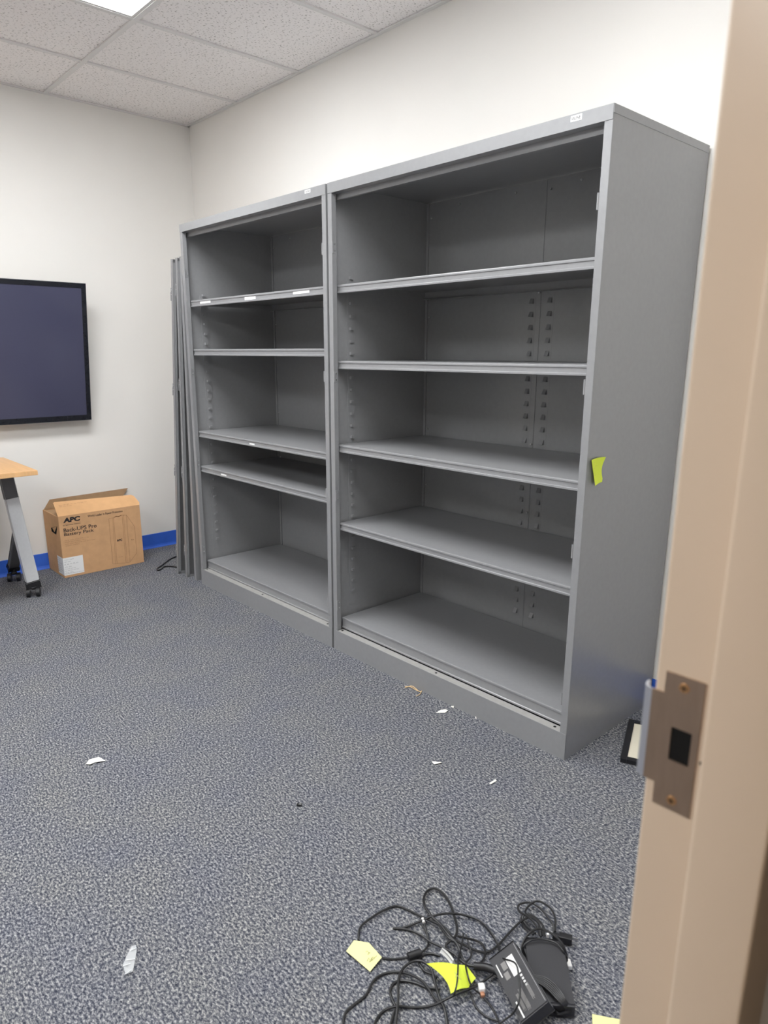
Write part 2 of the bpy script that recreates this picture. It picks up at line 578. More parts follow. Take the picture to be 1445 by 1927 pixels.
# ================================================================== steel storage cabinets
def cabinet(xr, Wd, zs, stickers, label, D=0.589, HT=1.966, brand=None):
    xl = xr - Wd
    root = thing('storage_cabinet', (xr - Wd / 2, D / 2, 0), label, 'cabinet', 'open steel storage cabinets along the wall')
    zc = 1.9435
    t = 0.0015
    # side panels with pressed shelf clips
    for side in (0, 1):
        m = MB()
        xx = xl if side == 0 else xr - t
        m.box((xx, 0.0018, 0), (xx + t, D, HT - 0.002))
        xi = xl + t if side == 0 else xr - t
        sg = 1 if side == 0 else -1
        for (ya, yb) in ((0.093, 0.134),):
            m.box((xi, ya, 0.19), (xi + sg * 0.0022, yb, 1.62), 0.0)
            k = 4
            while k * 0.0505 < 1.6:
                z = k * 0.0505 + 0.05
                yc = (ya + yb) / 2
                xs_ = xi + sg * 0.002
                # little louvre: open at its top edge
                m.prism([(xs_, yc - 0.009, z), (xs_ + sg * 0.008, yc - 0.007, z), (xs_ + sg * 0.008, yc + 0.007, z), (xs_, yc + 0.009, z)],
                        (0, 0, 0.012))
                k += 1
        m.build('side_panel', 'cab', root)
    # back in two sheets with a seam
    xm = xl + Wd * 0.5135
    yb_ = 0.570
    for (a, b) in ((xl + t, xm - 0.0012), (xm + 0.0012, xr - t)):
        m = MB()
        m.box((a, yb_, 0.02), (b, yb_ + t, HT - 0.003))
        left = a < xl + 0.1
        xe = b if left else a
        xcs = xe - 0.041 if left else xe + 0.042
        m.box((xcs - 0.019, yb_ - 0.0004, 0.19), (xcs + 0.019, yb_ + .0005, 1.62))
        xo = a + 0.045 if left else b - 0.045
        for xcc in (xcs,):
            k = 4
            while k * 0.0505 < 1.6:
                z = k * 0.0505 - 0.003 + 0.0
                m.prism([(xcc - 0.0105, yb_ + .004, z), (xcc - 0.0085, yb_ - 0.0105, z), (xcc + 0.0085, yb_ - 0.0105, z), (xcc + 0.0105, yb_ + .004, z)],
                        (0, 0.0105, 0.021))
                k += 1
        m.box((a, yb_ - 0.007, 0.0) if left else (b - 0.012, yb_ - 0.007, 0), ((a + 0.012) if left else b, yb_ + 0.0, HT - 0.004))
        m.build('back_panel', 'cab', root)
    MB().box((xm - 0.01, yb_ + 0.002, 0.02), (xm + 0.01, yb_ + 0.004, HT - 0.003)).build('seam_strip', 'cab', root)
    # bright screws along the back's top edge and seam
    for (x, z) in ((xr - 1.032, 1.935), (xr - 0.739, 1.935), (xr - 0.575, 1.925), (xr - 0.445, 1.935), (xm - .006, 1.552), (xm - .006, 0.953), (xm - .006, 0.661),
                   (xl + 0.030, 1.900), (xl + .028, 1.48), (xl + .028, .97), (xl + .028, .70)):
        MB().cyl((x, yb_ - .004, z), (x, yb_ - 0.009, z), 0.0042, 12, 0.0028).build('screw', 'steel', root, smooth=True)
    # top cap
    m = MB()
    m.box((xl + .0002, 0, HT - 0.0015), (xr - .0002, D, HT))
    m.box((xl + .0002, -0.0012, 1.9275), (xr - .0002, 0.0006, HT), 0.0005)
    m.box((xr - 0.0002, 0.0006, zc), (xr + 0.0012, D, HT), 0.0)
    m.box((xl - 0.0012, 0.0006, zc), (xl + 0.0002, D, HT), 0.0)
    m.box((xl + .002, 0.0006, 1.9275), (xr - .002, 0.034, 1.929))
    m.build('top_cap', 'cab', root)
    m = MB()
    m.box((xl + 0.003, 0.0335, 1.9085), (xr - 0.003, 0.0350, 1.930), 0)
    m.box((xl + 0.003, 0.0335, 1.9070), (xr - 0.003, 0.046, 1.9085), 0)
    m.build('header_rail', 'cab', root)
    # corner posts
    for side in (0, 1):
        m = MB()
        if side == 0:
            m.box((xl, 0, 0.0945), (xl + 0.025, 0.0016, 1.9272), 0.0005)
            m.box((xl + 0.0235, 0.0016, 0.0955), (xl + 0.025, 0.022, 1.9265))
        else:
            m.box((xr - 0.025, 0, 0.0945), (xr, 0.0016, 1.9272), 0.0005)
            m.box((xr - 0.025, 0.0016, 0.0955), (xr - 0.0235, 0.022, 1.9265))
        m.build('post', 'cab', root)
    # base plinth with flange and bolt holes
    m = MB()
    m.box((xl + .0003, -0.0012, 0), (xr - .0003, 0.0006, 0.0945), 0.0004)
    bo = m.build('base_plinth', 'cab', root)
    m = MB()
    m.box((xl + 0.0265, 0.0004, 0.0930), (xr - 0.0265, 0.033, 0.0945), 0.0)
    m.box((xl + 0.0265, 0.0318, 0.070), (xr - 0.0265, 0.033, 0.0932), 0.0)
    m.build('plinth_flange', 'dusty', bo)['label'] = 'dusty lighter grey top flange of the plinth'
    for x in (xl + 0.040, xr - 0.604, xr - 0.056):
        MB().cyl((x, 0.018, 0.0944), (x, 0.018, 0.0948), 0.0052, 16).build('bolt_hole', 'cab_dark', bo)
    # shelves
    sh = []
    for i, zt in enumerate(zs):
        m = MB()
        y0 = 0.028 if i < 4 else 0.0345
        lh = 0.033 if i < 4 else 0.051
        a, b = xl + 0.019, xr - 0.021
        p = [(y0 + 0.0035, zt), (y0 + 0.0008, zt - 0.0012), (y0, zt - 0.0035), (y0, zt - 0.0085), (y0 + 0.0028, zt - 0.0105),
             (y0 + 0.0028, zt - lh + 0.0085), (y0, zt - lh + 0.0065), (y0, zt - lh + .001), (y0 + 0.001, zt - lh), (y0 + 0.018, zt - lh),
             (y0 + 0.018, zt - lh + 0.0012), (y0 + 0.006, zt - lh + 0.0012), (y0 + 0.006, zt - 0.0015), (0.545, zt - 0.0015),
             (0.545, zt - lh), (0.530, zt - lh), (0.530, zt - lh - .0012), (0.5463, zt - lh - .0012), (0.5463, zt)]
        m.prism([(a, q[0], q[1]) for q in p], (b - a, 0, 0))
        # folded side flanges and end tongues resting on the clips
        m.box((a - .0012, y0 + 0.022, zt - 0.026), (a, 0.54, zt))
        m.box((b, y0 + 0.022, zt - 0.026), (b + .0012, 0.54, zt))
        m.box((a - 0.0165, 0.096, zt - 0.024), (a, 0.13, zt - 0.0215))
        m.box((b, 0.096, zt - 0.024), (b + 0.0185, 0.13, zt - 0.0215))
        m.box((a - 0.0165, 0.458, zt - 0.024), (a, 0.494, zt - 0.0215))
        m.box((b, 0.458, zt - 0.024), (b + 0.0185, 0.494, zt - 0.0215))
        # rest the end flush against the back sheet
        m.box((a, 0.5463, zt - 0.002), (b, 0.5478, zt - 0.0005))
        sh.append(m.build('shelf', 'cab', root))
    # hinges: flat leaf with two screws on the left post, barrels on both
    for z in (1.729, 1.225, 0.722, 0.216):
        m = MB()
        m.box((xl + 0.0248, 0.003, z - 0.022), (xl + 0.0262, 0.0195, z + 0.022), 0.0003)
        m.cyl((xl + 0.0270, 0.0005, z - 0.022), (xl + 0.0270, 0.0005, z + 0.022), 0.0024, 10)
        ho = m.build('hinge', 'cab', root)
        for dz in (-0.013, 0.013):
            MB().cyl((xl + 0.0260, 0.0120, z + dz), (xl + 0.0272, 0.0120, z + dz), 0.0030, 12).build('hinge_screw', 'steel', ho, smooth=True)
        m = MB()
        m.box((xr - 0.0262, 0.003, z - 0.022), (xr - 0.0248, 0.0195, z + 0.022), 0.0003)
        m.cyl((xr - 0.0285, 0.0022, z - 0.022), (xr - 0.0285, 0.0022, z + 0.022), 0.0036, 12)
        m.build('hinge', 'cab', root)
    # stickers on the shelf edges and cap
    for (host, u0, u1, vc, hgt, yy, txt) in stickers:
        p0, p1 = at(u0, vc[0], 1, yy), at(u1, vc[1], 1, yy)
        zc_ = (p0.z + p1.z) / 2
        par = root if host is None else sh[host]
        so = MB().box((p0.x, yy - 0.0004, zc_ - hgt / 2), (p1.x, yy, zc_ + hgt / 2)).build('label_sticker', 'paper', par)
        so['label'] = 'small white printed label'
        wd = p1.x - p0.x
        tm = MB()
        if txt:
            tm.text(txt, (p0.x + wd * 0.10, yy - 0.0007, zc_ - hgt * 0.27), (1, 0, 0), (0, 0, 1), wd * 0.8, hgt * 0.54, bold=0.02)
        else:
            tm.marks((p0.x + wd * 0.12, yy - 0.0006, zc_ - hgt * 0.2), (1, 0, 0), (0, 0, 1), wd * 0.76, hgt * 0.36, 2)
        tm.build('printed_text', 'ink' if txt else 'faint_ink', so)
    return root, sh


cabR, shR = cabinet(0.0, 1.2246, [1.589, 1.289, 0.940, 0.595, 0.149],
                    [(None, 1074, 1095, (224.5, 219), 0.0150, -0.0014, 'ULINE')],
                    'grey steel open cabinet with a yellow-green note on its side, nearer the doorway')
cabL, shL = cabinet(-1.2371, 1.2246, [1.590, 1.339, 0.897, 0.701, 0.145],
                    [(None, 573.5, 584, (361.5, 358.5), 0.0125, -0.0014, 'ULINE'),
                     (0, 376.5, 396, (569, 567.5), 0.013, 0.0303, None),
                     (0, 460.5, 481, (562, 560), 0.013, 0.0303, None),
                     (0, 551.5, 582, (551.5, 547), 0.014, 0.0303, None),
                     (2, 469.5, 479, (836, 838), 0.015, 0.0303, None),
                     (3, 416, 426, (893.5, 896), 0.015, 0.0303, None),
                     (4, 500, 508, (1110, 1113.5), 0.015, 0.0383, None)],
                    'grey steel open cabinet with white shelf labels, between the leaning doors and the other cabinet')

# the leaning, detached cabinet doors
def leaning_door(xb, xt, yf, flip, label, hz):
    th, dep, hgt = 0.024, 0.57, 1.812
    ang = math.asin((xt - xb) / hgt)
    o = thing('detached_cabinet_door', (xb, yf, 0.0), label, 'cabinet door', 'detached steel cabinet doors leaning on the cabinet')
    a = Vector((math.cos(ang), 0, -math.sin(ang)))     # thickness direction (to +x)
    u = Vector((math.sin(ang), 0, math.cos(ang)))      # up the door
    y = Vector((0, 1, 0))
    b = Vector((xb, yf, th * math.sin(ang)))

    def bx(m, s0, s1, y0, y1, z0, z1, bev=0):
        c = b + a * (s0 + s1) / 2 + y * (y0 + y1) / 2 + u * (z0 + z1) / 2
        m.obox(c, a, y, u, (s1 - s0, y1 - y0, z1 - z0), bev)
    m = MB()
    tk = 0.0015
    if not flip:
        s_skin = (0, tk); lip_s = (th - tk, th); lipw = 0.016
    else:
        s_skin = (th - tk, th); lip_s = (0, tk); lipw = 0.016
    bx(m, *s_skin, 0, dep, 0, hgt)
    bx(m, 0, th, 0, tk, 0, hgt)
    bx(m, 0, th, dep - tk, dep, 0, hgt)
    bx(m, 0, th, 0, dep, 0, tk)
    bx(m, 0, th, 0, dep, hgt - tk, hgt)
    bx(m, *lip_s, 0, lipw, 0, hgt)
    bx(m, *lip_s, dep - lipw, dep, 0, hgt)
    bx(m, *lip_s, 0, dep, 0, lipw)
    bx(m, *lip_s, 0, dep, hgt - lipw, hgt)
    m.build('door_panel', 'cab', o)
    # stiffening channel inside
    m = MB()
    bx(m, 0.003, th - 0.004, dep * .45, dep * .55, 0.05, hgt - 0.05)
    m.build('stiffener', 'cab', o)
    for z in hz:
        m = MB()
        sx = -0.002 if not flip else th
        bx(m, -0.004, 0.010, -0.0018, -0.0002, z - 0.022, z + 0.022, 0.0003)
        c = b + a * (-0.004) + y * (-0.001) + u * z
        m.cyl(c - u * 0.045, c + u * 0.0, 0.0026, 10)
        ho = m.build('hinge', 'cab', o)
        for dz in (-.012, .012):
            c = b + a * 0.004 + y * (-0.0018) + u * (z + dz)
            MB().cyl(c, c - y * 0.001, 0.0026, 10).build('hinge_screw', 'steel', ho, smooth=True)
    return o


leaning_door(-2.748, -2.5505, -0.016, False, 'leftmost of the three grey steel doors leaning on the cabinet', (1.645, 1.135, 0.665, 0.17))
leaning_door(-2.655, -2.519, -0.006, False, 'middle one of the three grey steel doors leaning on the cabinet', (1.665, 1.16, 0.66, 0.18))
leaning_door(-2.560, -2.491, 0.004, True, 'grey steel door leaning directly against the cabinet, right of the other two', ())

# ================================================================== television
YT = -0.236
pt = at(161, 534, 1, YT); pb = at(172, 789.5, 1, YT)
vz = (pt - pb); TH = vz.length; vz.normalize()
vy = Vector((0, -1, 0)); vn = vz.cross(vy).normalized()
if vn.x < 0: vn = -vn
TW = 1.445
tv = thing('television', (pb.x - 0.05, YT - TW / 2, pb.z), 'wall-mounted dark television, cut by the left edge of the view', 'television')
cen = pb + vz * TH / 2 + vy * TW / 2
def tvb(m, y0, y1, z0, z1, n0, n1, bev=0):
    m.obox(pb + vy * (y0 + y1) / 2 + vz * (z0 + z1) / 2 + vn * (n0 + n1) / 2, vy, vz, vn, (y1 - y0, z1 - z0, n1 - n0), bev)
m = MB(); tvb(m, 0.001, TW - .001, 0.001, TH - .001, -0.045, -0.010, 0.004); m.build('back_housing', 'plastic', tv)
m = MB()
bw = 0.026
tvb(m, 0, TW, 0, bw + .006, -0.012, 0.0, 0.001); tvb(m, 0, TW, TH - bw, TH, -0.012, 0.0, 0.001)
tvb(m, 0, bw, bw, TH - bw, -0.012, 0.0, 0.001); tvb(m, TW - bw, TW, bw, TH - bw, -0.012, 0.0, 0.001)
m.build('bezel', 'tvframe', tv)
m = MB()
tvb(m, -.0015, TW + .0015, -.002, 0.0, -0.014, -0.001); tvb(m, -.0015, TW + .0015, TH, TH + .002, -0.014, -0.001)
tvb(m, -.0015, 0, 0, TH, -0.014, -0.001); tvb(m, TW, TW + .0015, 0, TH, -0.014, -0.001)
m.build('edge_trim', 'tvedge', tv)
m = MB(); tvb(m, bw - .002, TW - bw + .002, bw + .003, TH - bw + .002, -0.012, -0.003); m.build('screen', 'screen', tv)
m = MB(); m.box((XL, YT - TW / 2 - 0.25, pb.z + 0.2), (XL + 0.018, YT - TW / 2 + 0.25, pb.z + 0.6))
c = pb + vz * TH * 0.5 + vy * TW / 2 - vn * 0.045
m.box((XL + .018, c.y - 0.16, c.z - 0.04), (c.x + 0.012, c.y - 0.13, c.z + 0.04))
m.box((XL + .018, c.y + 0.13, c.z - 0.04), (c.x + 0.012, c.y + 0.16, c.z + 0.04))
m.build('wall_mount', 'plastic', tv)

# ================================================================== cardboard box
BX, BXb, BY0, BY1, BH = -3.108, -3.384, -0.5635, -0.0645, 0.3815
box = thing('cardboard_box', ((BX + BXb) / 2, (BY0 + BY1) / 2, 0), 'open brown cardboard battery box with black printing against the left wall', 'box')
th = 0.004
m = MB()
m.box((BX - th, BY0, 0.001), (BX, BY1, BH), 0.001)
m.box((BXb, BY0, 0.001), (BXb + th, BY1, BH - .003), 0.001)
m.box((BXb + th, BY0, 0.001), (BX - th, BY0 + th, BH - .004))
m.box((BXb + th, BY1 - th, 0.001), (BX - th, BY1, BH - .004))
m.box((BXb + th, BY0 + th, 0.001), (BX - th, BY1 - th, 0.006))
m.build('body', 'card', box)
# long front flap folded inward
ang = math.radians(33)
fn = Vector((math.sin(ang), 0, math.cos(ang)))
hinge = Vector((BX, 0, BH))
def FP(u, v):
    return hit(u, v, hinge, fn)
fpts = [Vector((BX, BY0, BH)), FP(99.8, 946.5), FP(102.5, 944.8), FP(246, 931.2), FP(251.5, 933), FP(262, 945), Vector((BX, BY1, BH))]
MB().prism(fpts, -fn * 0.0035).build('flap', mat('light_cardboard', (0.68, 0.40, 0.20), 0.85, spec=0.15, noise=(25, 0.04)), box)  # front flap: its stronger light is put into a lighter cardboard colour
# rear flap standing up against the wall
rp = [Vector((BXb + .002, BY0 + .004, BH - .004)), Vector((BXb + .001, -0.517, 0.436)), Vector((BXb + .001, -0.018, 0.444)), Vector((BXb + .002, BY1 - .004, BH - .004))]
MB().prism(rp, (0.0035, 0, 0)).build('flap', 'card_in', box)
# short side flaps folded down inside
m = MB(); m.prism([(BXb + .012, BY0 + .005, BH - .006), (BX - .012, BY0 + .005, BH - .006), (BX - .022, BY0 + .115, BH - .012), (BXb + .022, BY0 + .115, BH - .012)], (0, 0, -.0035)); m.build('flap', 'card_in', box)
m = MB(); m.prism([(BXb + .012, BY1 - .005, BH - .006), (BX - .012, BY1 - .005, BH - .006), (BX - .022, BY1 - .115, BH - .02), (BXb + .022, BY1 - .115, BH - .02)], (0, 0, -.0035)); m.build('flap', 'card_in', box)
# hand hole in the end with its pushed-in tab
def LP(u, v, dy=0.0):
    p = at(u, v, 1, BY0 - dy)
    return p
m = MB(); m.prism([LP(96.0, 993), LP(107.6, 990.5), LP(106.8, 1000), LP(105.8, 1006.2), LP(97.5, 1000)], (0, -0.0005, 0)); m.build('hand_hole', 'cab_dark', box)
m = MB(); m.prism([LP(98.5, 993, .0006), LP(106.8, 991, .0006), LP(102.8, 1001.5, .0006)], (0, -0.001, 0)); m.build('hand_hole_tab', 'card', box)
# printing on the front
Xp = BX + 0.0007
yd, zd = Vector((0, 1, 0)), Vector((0, 0, 1))
def line_text(m, s, ul, vl, ur, vr, hpx, bold=0.0, shear=0.0):
    a = at(ul, vl, 0, Xp); b = at(ur, vr, 0, Xp); c = at(ul, vl - hpx, 0, Xp)
    z = (a.z + b.z) / 2
    m.text(s, (Xp, a.y, z), yd, zd, b.y - a.y, c.z - a.z, bold, shear)
def box_text(s_, ul, vl, ur, vr, hpx, bold=0.0, shear=0.0):
    m_ = MB(); line_text(m_, s_, ul, vl, ur, vr, hpx, bold, shear); m_.build('printed_text', 'ink', box)
box_text('APC', 119.0, 984.3, 151.4, 979.8, 9.4, 0.055, 0.1)
box_text('Back-UPS Pro', 120.0, 1002.0, 182.2, 992.5, 7.6, 0.012)
box_text('Battery Pack', 121.0, 1010.8, 177.0, 1002.2, 7.9, 0.012)
box_text('World Leader in Power Protection', 165.0, 973.0, 230.8, 964.0, 4.2, 0.01)
box_text('by Schneider Electric', 118.8, 990.5, 151.6, 985.8, 2.6, 0.02)
box_text('APC', 219.6, 1019.5, 230.4, 1017.6, 4.4, 0.05, 0.1)
for (u0, v0, u1, v1, h_, n_) in ((121.6, 1018.4, 168.0, 1011.0, 1.7, 5), (122.0, 1021.4, 163.5, 1014.8, 1.7, 4), (122.4, 1024.6, 180.0, 1015.8, 1.7, 7), (122.8, 1028.3, 150.0, 1024.0, 1.7, 2),
                                 (224.0, 1049.4, 231.6, 1047.4, 1.4, 2), (247.0, 1017.0, 252.0, 1016.0, 3.4, 1)):
    a_, b_, c_ = at(u0, v0, 0, Xp), at(u1, v1, 0, Xp), at(u0, v0 - h_, 0, Xp)
    m_ = MB(); m_.marks((Xp, a_.y, (a_.z + b_.z) / 2), yd, zd, b_.y - a_.y, c_.z - a_.z, n_); m_.build('printed_text', 'card_ink', box)
m_ = MB(); a_, b_ = at(118.8, 986.6, 0, Xp), at(151.5, 981.8, 0, Xp); m_.box((Xp, a_.y, a_.z), (Xp + .0002, b_.y, a_.z + .0008)); m_.build('printed_rule', 'card_ink', box)
pr = MB()
# outline drawing of the battery unit
def st(m, pts, wd=0.0011):
    P = [at(200 + x / 17.514, 960 + y / 17.514, 0, Xp) for x, y in pts]
    for a, b in zip(P, P[1:]):
        d = (b - a); L = d.length; d.normalize()
        n = Vector((0, -d.z, d.y))
        m.obox((a + b) / 2, d, n, (1, 0, 0), (L + wd, wd, 0.0003))
st(pr, [(80, 290), (215, 1770), (640, 1740), (785, 1715), (660, 160), (510, 168), (80, 290)])
st(pr, [(210, 250), (310, 1775)]); st(pr, [(240, 245), (358, 1765)])
st(pr, [(520, 165), (650, 1740)]); st(pr, [(562, 160), (690, 1735)])
st(pr, [(665, 165), (930, 540), (1010, 1400), (790, 1700)])
st(pr, [(270, 235), (330, 200), (400, 215), (480, 175)], 0.004)
pr.build('printed_drawing', 'card_ink', box)
# flap print
pf = MB()
xf = Vector((0, 1, 0)); yf_ = Vector((-math.cos(ang), 0, math.sin(ang)))
for (s, a, b_, hpx) in ((8, (111, 952.0), (164, 945.3), 2.0), (4, (112, 954.6), (136, 950.6), 1.8)):
    P0, P1 = FP(*a), FP(*b_)
    pf = MB()
    pf.marks(P0 + fn * 0.0004, xf, yf_, P1.y - P0.y, 0.007, s)
    pf.build('printed_text', 'card_ink', box)
# white shipping label wrapped round the corner
y1_, z1_ = at(155.6, 1044.6, 0, Xp).y, at(155.6, 1044.6, 0, Xp).z
z0_ = at(122.1, 1083.7, 0, Xp).z
z1b = at(118.8, 1050.5, 0, Xp).z
zt2 = (z1_ + z1b) / 2
lb = MB()
lb.box((BX, BY0 - .0006, z0_), (BX + .0006, y1_, zt2))
pL = at(107.5, 1043.8, 1, BY0)
lb.box((pL.x, BY0 - .0006, z0_), (BX, BY0, zt2))
lo = lb.build('shipping_label', 'paper', box)
lt = MB()
hh = zt2 - z0_
rows = [(2, .86, .50, .05), (2, .75, .35, .045), (5, .60, .70, .07), (2, .45, .36, .05), (2, .35, .55, .035), (5, .24, .70, .045), (2, .12, .42, .06)]
wl = y1_ - BY0
for n_, zz, ww, hg in rows:
    lt.marks((BX + .0008, BY0 + wl * .05, z0_ + hh * zz), yd, zd, wl * ww, hh * hg, n_)
lt.box((BX + .0006, BY0 + wl * .04, z0_ + hh * .075), (BX + .0009, y1_ - .004, z0_ + hh * .085))
for n_, zz, ww, hg in rows:
    lt.marks((BX - .095, BY0 - .0008, z0_ + hh * zz), (1, 0, 0), zd, .09 * ww + .01, hh * hg, n_)
lt.build('printed_text', 'grey_ink', lo)

# ================================================================== folding table
TZ = 0.74
tx1 = -2.645; tx0 = tx1 - 0.61; ty1 = -0.778; ty0 = ty1 - 1.524
tab = thing('table', ((tx0 + tx1) / 2, (ty0 + ty1) / 2, 0), 'maple-topped rolling table with silver legs under the television', 'table')
MB().box((tx0, ty0, TZ - 0.024), (tx1, ty1, TZ), 0.002).build('tabletop', 'maple', tab)


def caster(par, x, y, z_top):
    m = MB()
    m.cyl((x, y, 0.05), (x, y, z_top), 0.007, 12)
    m.obox((x, y, 0.048), (1, 0, 0), (0, 1, 0), (0, 0, 1), (0.03, 0.03, 0.016), 0.004)
    c = m.build('caster', 'plastic', par, smooth=True)
    for s in (-1, 1):
        m = MB()
        m.cyl((x + 0.008 + s * 0.006, y - 0.004 + s * .014, 0.0255), (x + 0.008 + s * 0.014, y - 0.004 + s * .031, 0.0255), 0.0255, 24)
        m.build('wheel', 'plastic', c, smooth=True)


def leg_set(sgn, ytop, yb):
    """front post with rear branch; sgn flips the far pair"""
    top = Vector((-2.905, ytop, TZ - 0.024)); bot = Vector((-2.905, yb, 0.085))
    d = (bot - top).normalized()
    L = (bot - top).length
    xa = Vector((1, 0, 0)); ya = d.cross(xa).normalized()
    m = MB()
    m.obox((top + bot) / 2, xa, ya, d, (0.030, 0.066, L), 0.004)
    lg = m.build('leg', 'alu', tab)
    m = MB()
    m.obox(top + d * .075, xa, ya, d, (0.0315, 0.0675, 0.15), 0.002)
    m.build('leg_bracket', 'leg_dark', lg)
    m = MB(); m.obox(bot + d * 0.018, xa, ya, d, (0.034, 0.070, 0.045), 0.004); m.build('leg_cap', 'plastic', lg)
    caster(lg, bot.x + .004, yb, 0.07)
    j = top.lerp(bot, 0.52); b2 = Vector((-3.262, yb, 0.088))
    d2 = (b2 - j).normalized(); ya2 = Vector((0, 1, 0)); xa2 = d2.cross(ya2).normalized()
    m = MB(); m.obox((j + b2) / 2, xa2, ya2, d2, (0.026, 0.052, (b2 - j).length), 0.004)
    l2 = m.build('leg', 'leg_dark', tab)
    m = MB(); m.obox(b2 + d2 * 0.012, xa2, ya2, d2, (0.036, 0.058, 0.04), 0.004); m.build('leg_cap', 'plastic', l2)
    caster(l2, b2.x, yb, 0.07)


leg_set(1, -0.868, -0.800)
leg_set(-1, ty0 + .09, ty0 + .022)
MB().box((-2.92, ty0 + .12, TZ - .06), (-2.89, -0.90, TZ - .026)).build('crossbar', 'leg_dark', tab)

# ================================================================== notes, frame, floor bits
# note stuck on the cabinet side (curled lower and upper corner)
A, B_, C_, D_ = at(1113, 866, 0, 0.007), at(1140, 860, 0, 0.008), at(1132.5, 907, 0, 0.0025), at(1119.8, 914.5, 0, 0.013)
def note_fn(s, t):
    p = (A.lerp(B_, s)).lerp(D_.lerp(C_, s), t)
    k = math.sin(math.pi * min(1, t * 1.15)) * s
    return Vector((max(0.0012, p.x - .004 * k - .003 * math.sin(math.pi * s) * (1 - t)), p.y - 0.007 * k, p.z + 0.002 * 4 * s * (1 - s)))
m = MB(); m.grid(note_fn, 14, 14, 0.0004)
sn = thing('sticky_note', (0.001, 0.066, 0.926), 'neon yellow-green sticky note stuck to the cabinet side', 'sticky note')
m.build('paper', 'note_green', sn, smooth=True)
m = MB()
for k, (s0, t0, l) in enumerate(((.12, .14, .16), (.14, .2, .1), (.3, .3, .18), (.1, .36, .12), (.1, .62, .1))):
    q = note_fn(s0, t0); r = note_fn(s0 + l, t0 - .01)
    m.tube([q + Vector((.0006, 0, 0)), (q + r) / 2 + Vector((.0007, 0, .0006)), r + Vector((.0006, 0, 0))], 0.0003, 5)
m.build('handwriting', 'pencil', sn)

# picture frame lying on the carpet beside the cabinet
fa, fb_ = Vector((0.131, 0.128, 0)), Vector((0.022, 0.388, 0))
u_ = (fb_ - fa); FL = u_.length; u_.normalize(); v_ = Vector((u_.y, -u_.x, 0)); FW = 0.232
fr = thing('picture_frame', fa + u_ * FL / 2 + v_ * FW / 2, 'black picture frame with a blank cream mat, lying on the carpet by the cabinet', 'picture frame')
zv = Vector((0, 0, 1))
def fbx(m, a0, a1, b0, b1, z0, z1, bev=0):
    m.obox(fa + u_ * (a0 + a1) / 2 + v_ * (b0 + b1) / 2 + zv * (z0 + z1) / 2, u_, v_, zv, (a1 - a0, b1 - b0, z1 - z0), bev)
m = MB()
w1 = 0.019
fbx(m, 0, FL, 0, w1, 0.001, 0.016, .001); fbx(m, 0, FL, FW - w1, FW, 0.001, 0.016, .001)
fbx(m, 0, w1, w1, FW - w1, 0.001, 0.016, .001); fbx(m, FL - w1, FL, w1, FW - w1, 0.001, 0.016, .001)
m.build('frame_border', 'frameblack', fr)
m = MB(); fbx(m, w1 - .002, FL - w1 + .002, w1 - .002, FW - w1 + .002, 0.003, 0.012); m.build('mat_board', 'cream', fr)


def flat_poly(name, pts, m_, label, cat, z=0.002, th_=0.0008, group=None, curl=0.0):
    P = [at(u, v, 2, z) for u, v in pts]
    c = sum(P, Vector()) / len(P)
    mb = MB()
    mb.prism([Vector((p.x, p.y, z + (curl * (i % 2)))) for i, p in enumerate(P)], (0, 0, th_))
    o = mb.build(name, m_, keep=(c.x, c.y, 0))
    return tag(o, label, cat, group)


SG = 'scraps of paper on the carpet'
flat_poly('paper_scrap', [(820, 1341.5), (829, 1338), (838, 1335), (843, 1339), (837, 1341.5)], 'scrap', 'white torn paper scrap below the cabinet plinth', 'paper scrap', curl=.004, group=SG)
flat_poly('paper_scrap', [(812, 1433), (816, 1434.5), (831, 1435), (830.5, 1437), (817, 1438.5)], 'scrap', 'thin white bent scrap on carpet farther out from the cabinet', 'paper scrap', curl=.003, group=SG)
flat_poly('paper_scrap', [(920.5, 1474), (932, 1467), (934.5, 1469.5), (923.5, 1476.5)], 'scrap', 'small rectangular white slip on the carpet in front of the cabinet corner', 'paper scrap', curl=.001, group=SG)
flat_poly('paper_scrap', [(162, 1438), (168, 1431), (176, 1427.5), (186, 1426), (199, 1432), (190, 1434.5), (178, 1435), (170, 1440)], 'scrap', 'crescent-shaped pale scrap alone on the left carpet', 'paper scrap', curl=.003, group=SG)
flat_poly('paper_scrap', [(848.5, 1329), (854, 1329), (853.5, 1332), (849.5, 1331.5)], 'scrap', 'tiny white fleck close to the cabinet plinth, above the torn scrap', 'paper scrap', curl=.001, group=SG)
flat_poly('paper_scrap', [(894, 1349), (895.8, 1348.5), (896.4, 1353), (894.8, 1353)], 'scrap', 'tiny upright white sliver at the foot of the plinth', 'paper scrap', curl=.001, group=SG)
# straw
m = MB()
for (pts) in (((762, 1292), (772, 1292.5), (783, 1298.5), (793, 1302.5)), ((793, 1300), (790, 1306), (783, 1310)), ((762, 1294), (775, 1291), (786, 1299))):
    m.tube(spline([at(u, v, 2, 0.0035) for u, v in pts], 4), 0.0017, 6)
c = at(780, 1298, 2, 0)
tag(m.build('broken_straw_fibre', 'straw', keep=(c.x, c.y, 0)), 'tan frayed fibre on the carpet touching the cabinet plinth', 'fibre')
# black clip
c = at(565, 1517, 2, 0)
cl = thing('metal_clip', c, 'tiny black and silver metal piece alone on the carpet', 'clip')
MB().obox(c + Vector((-.003, -.001, .004)), (0.8, 0.6, 0), (-0.6, 0.8, 0), (0, 0, 1), (0.015, 0.009, 0.007), 0.001).build('body', 'plastic', cl)
MB().obox(c + Vector((.001, -.001, .0085)), (0.8, 0.6, 0), (-0.6, 0.8, 0), (0, 0, 1), (0.008, 0.007, 0.001)).build('plate', 'steel', cl)
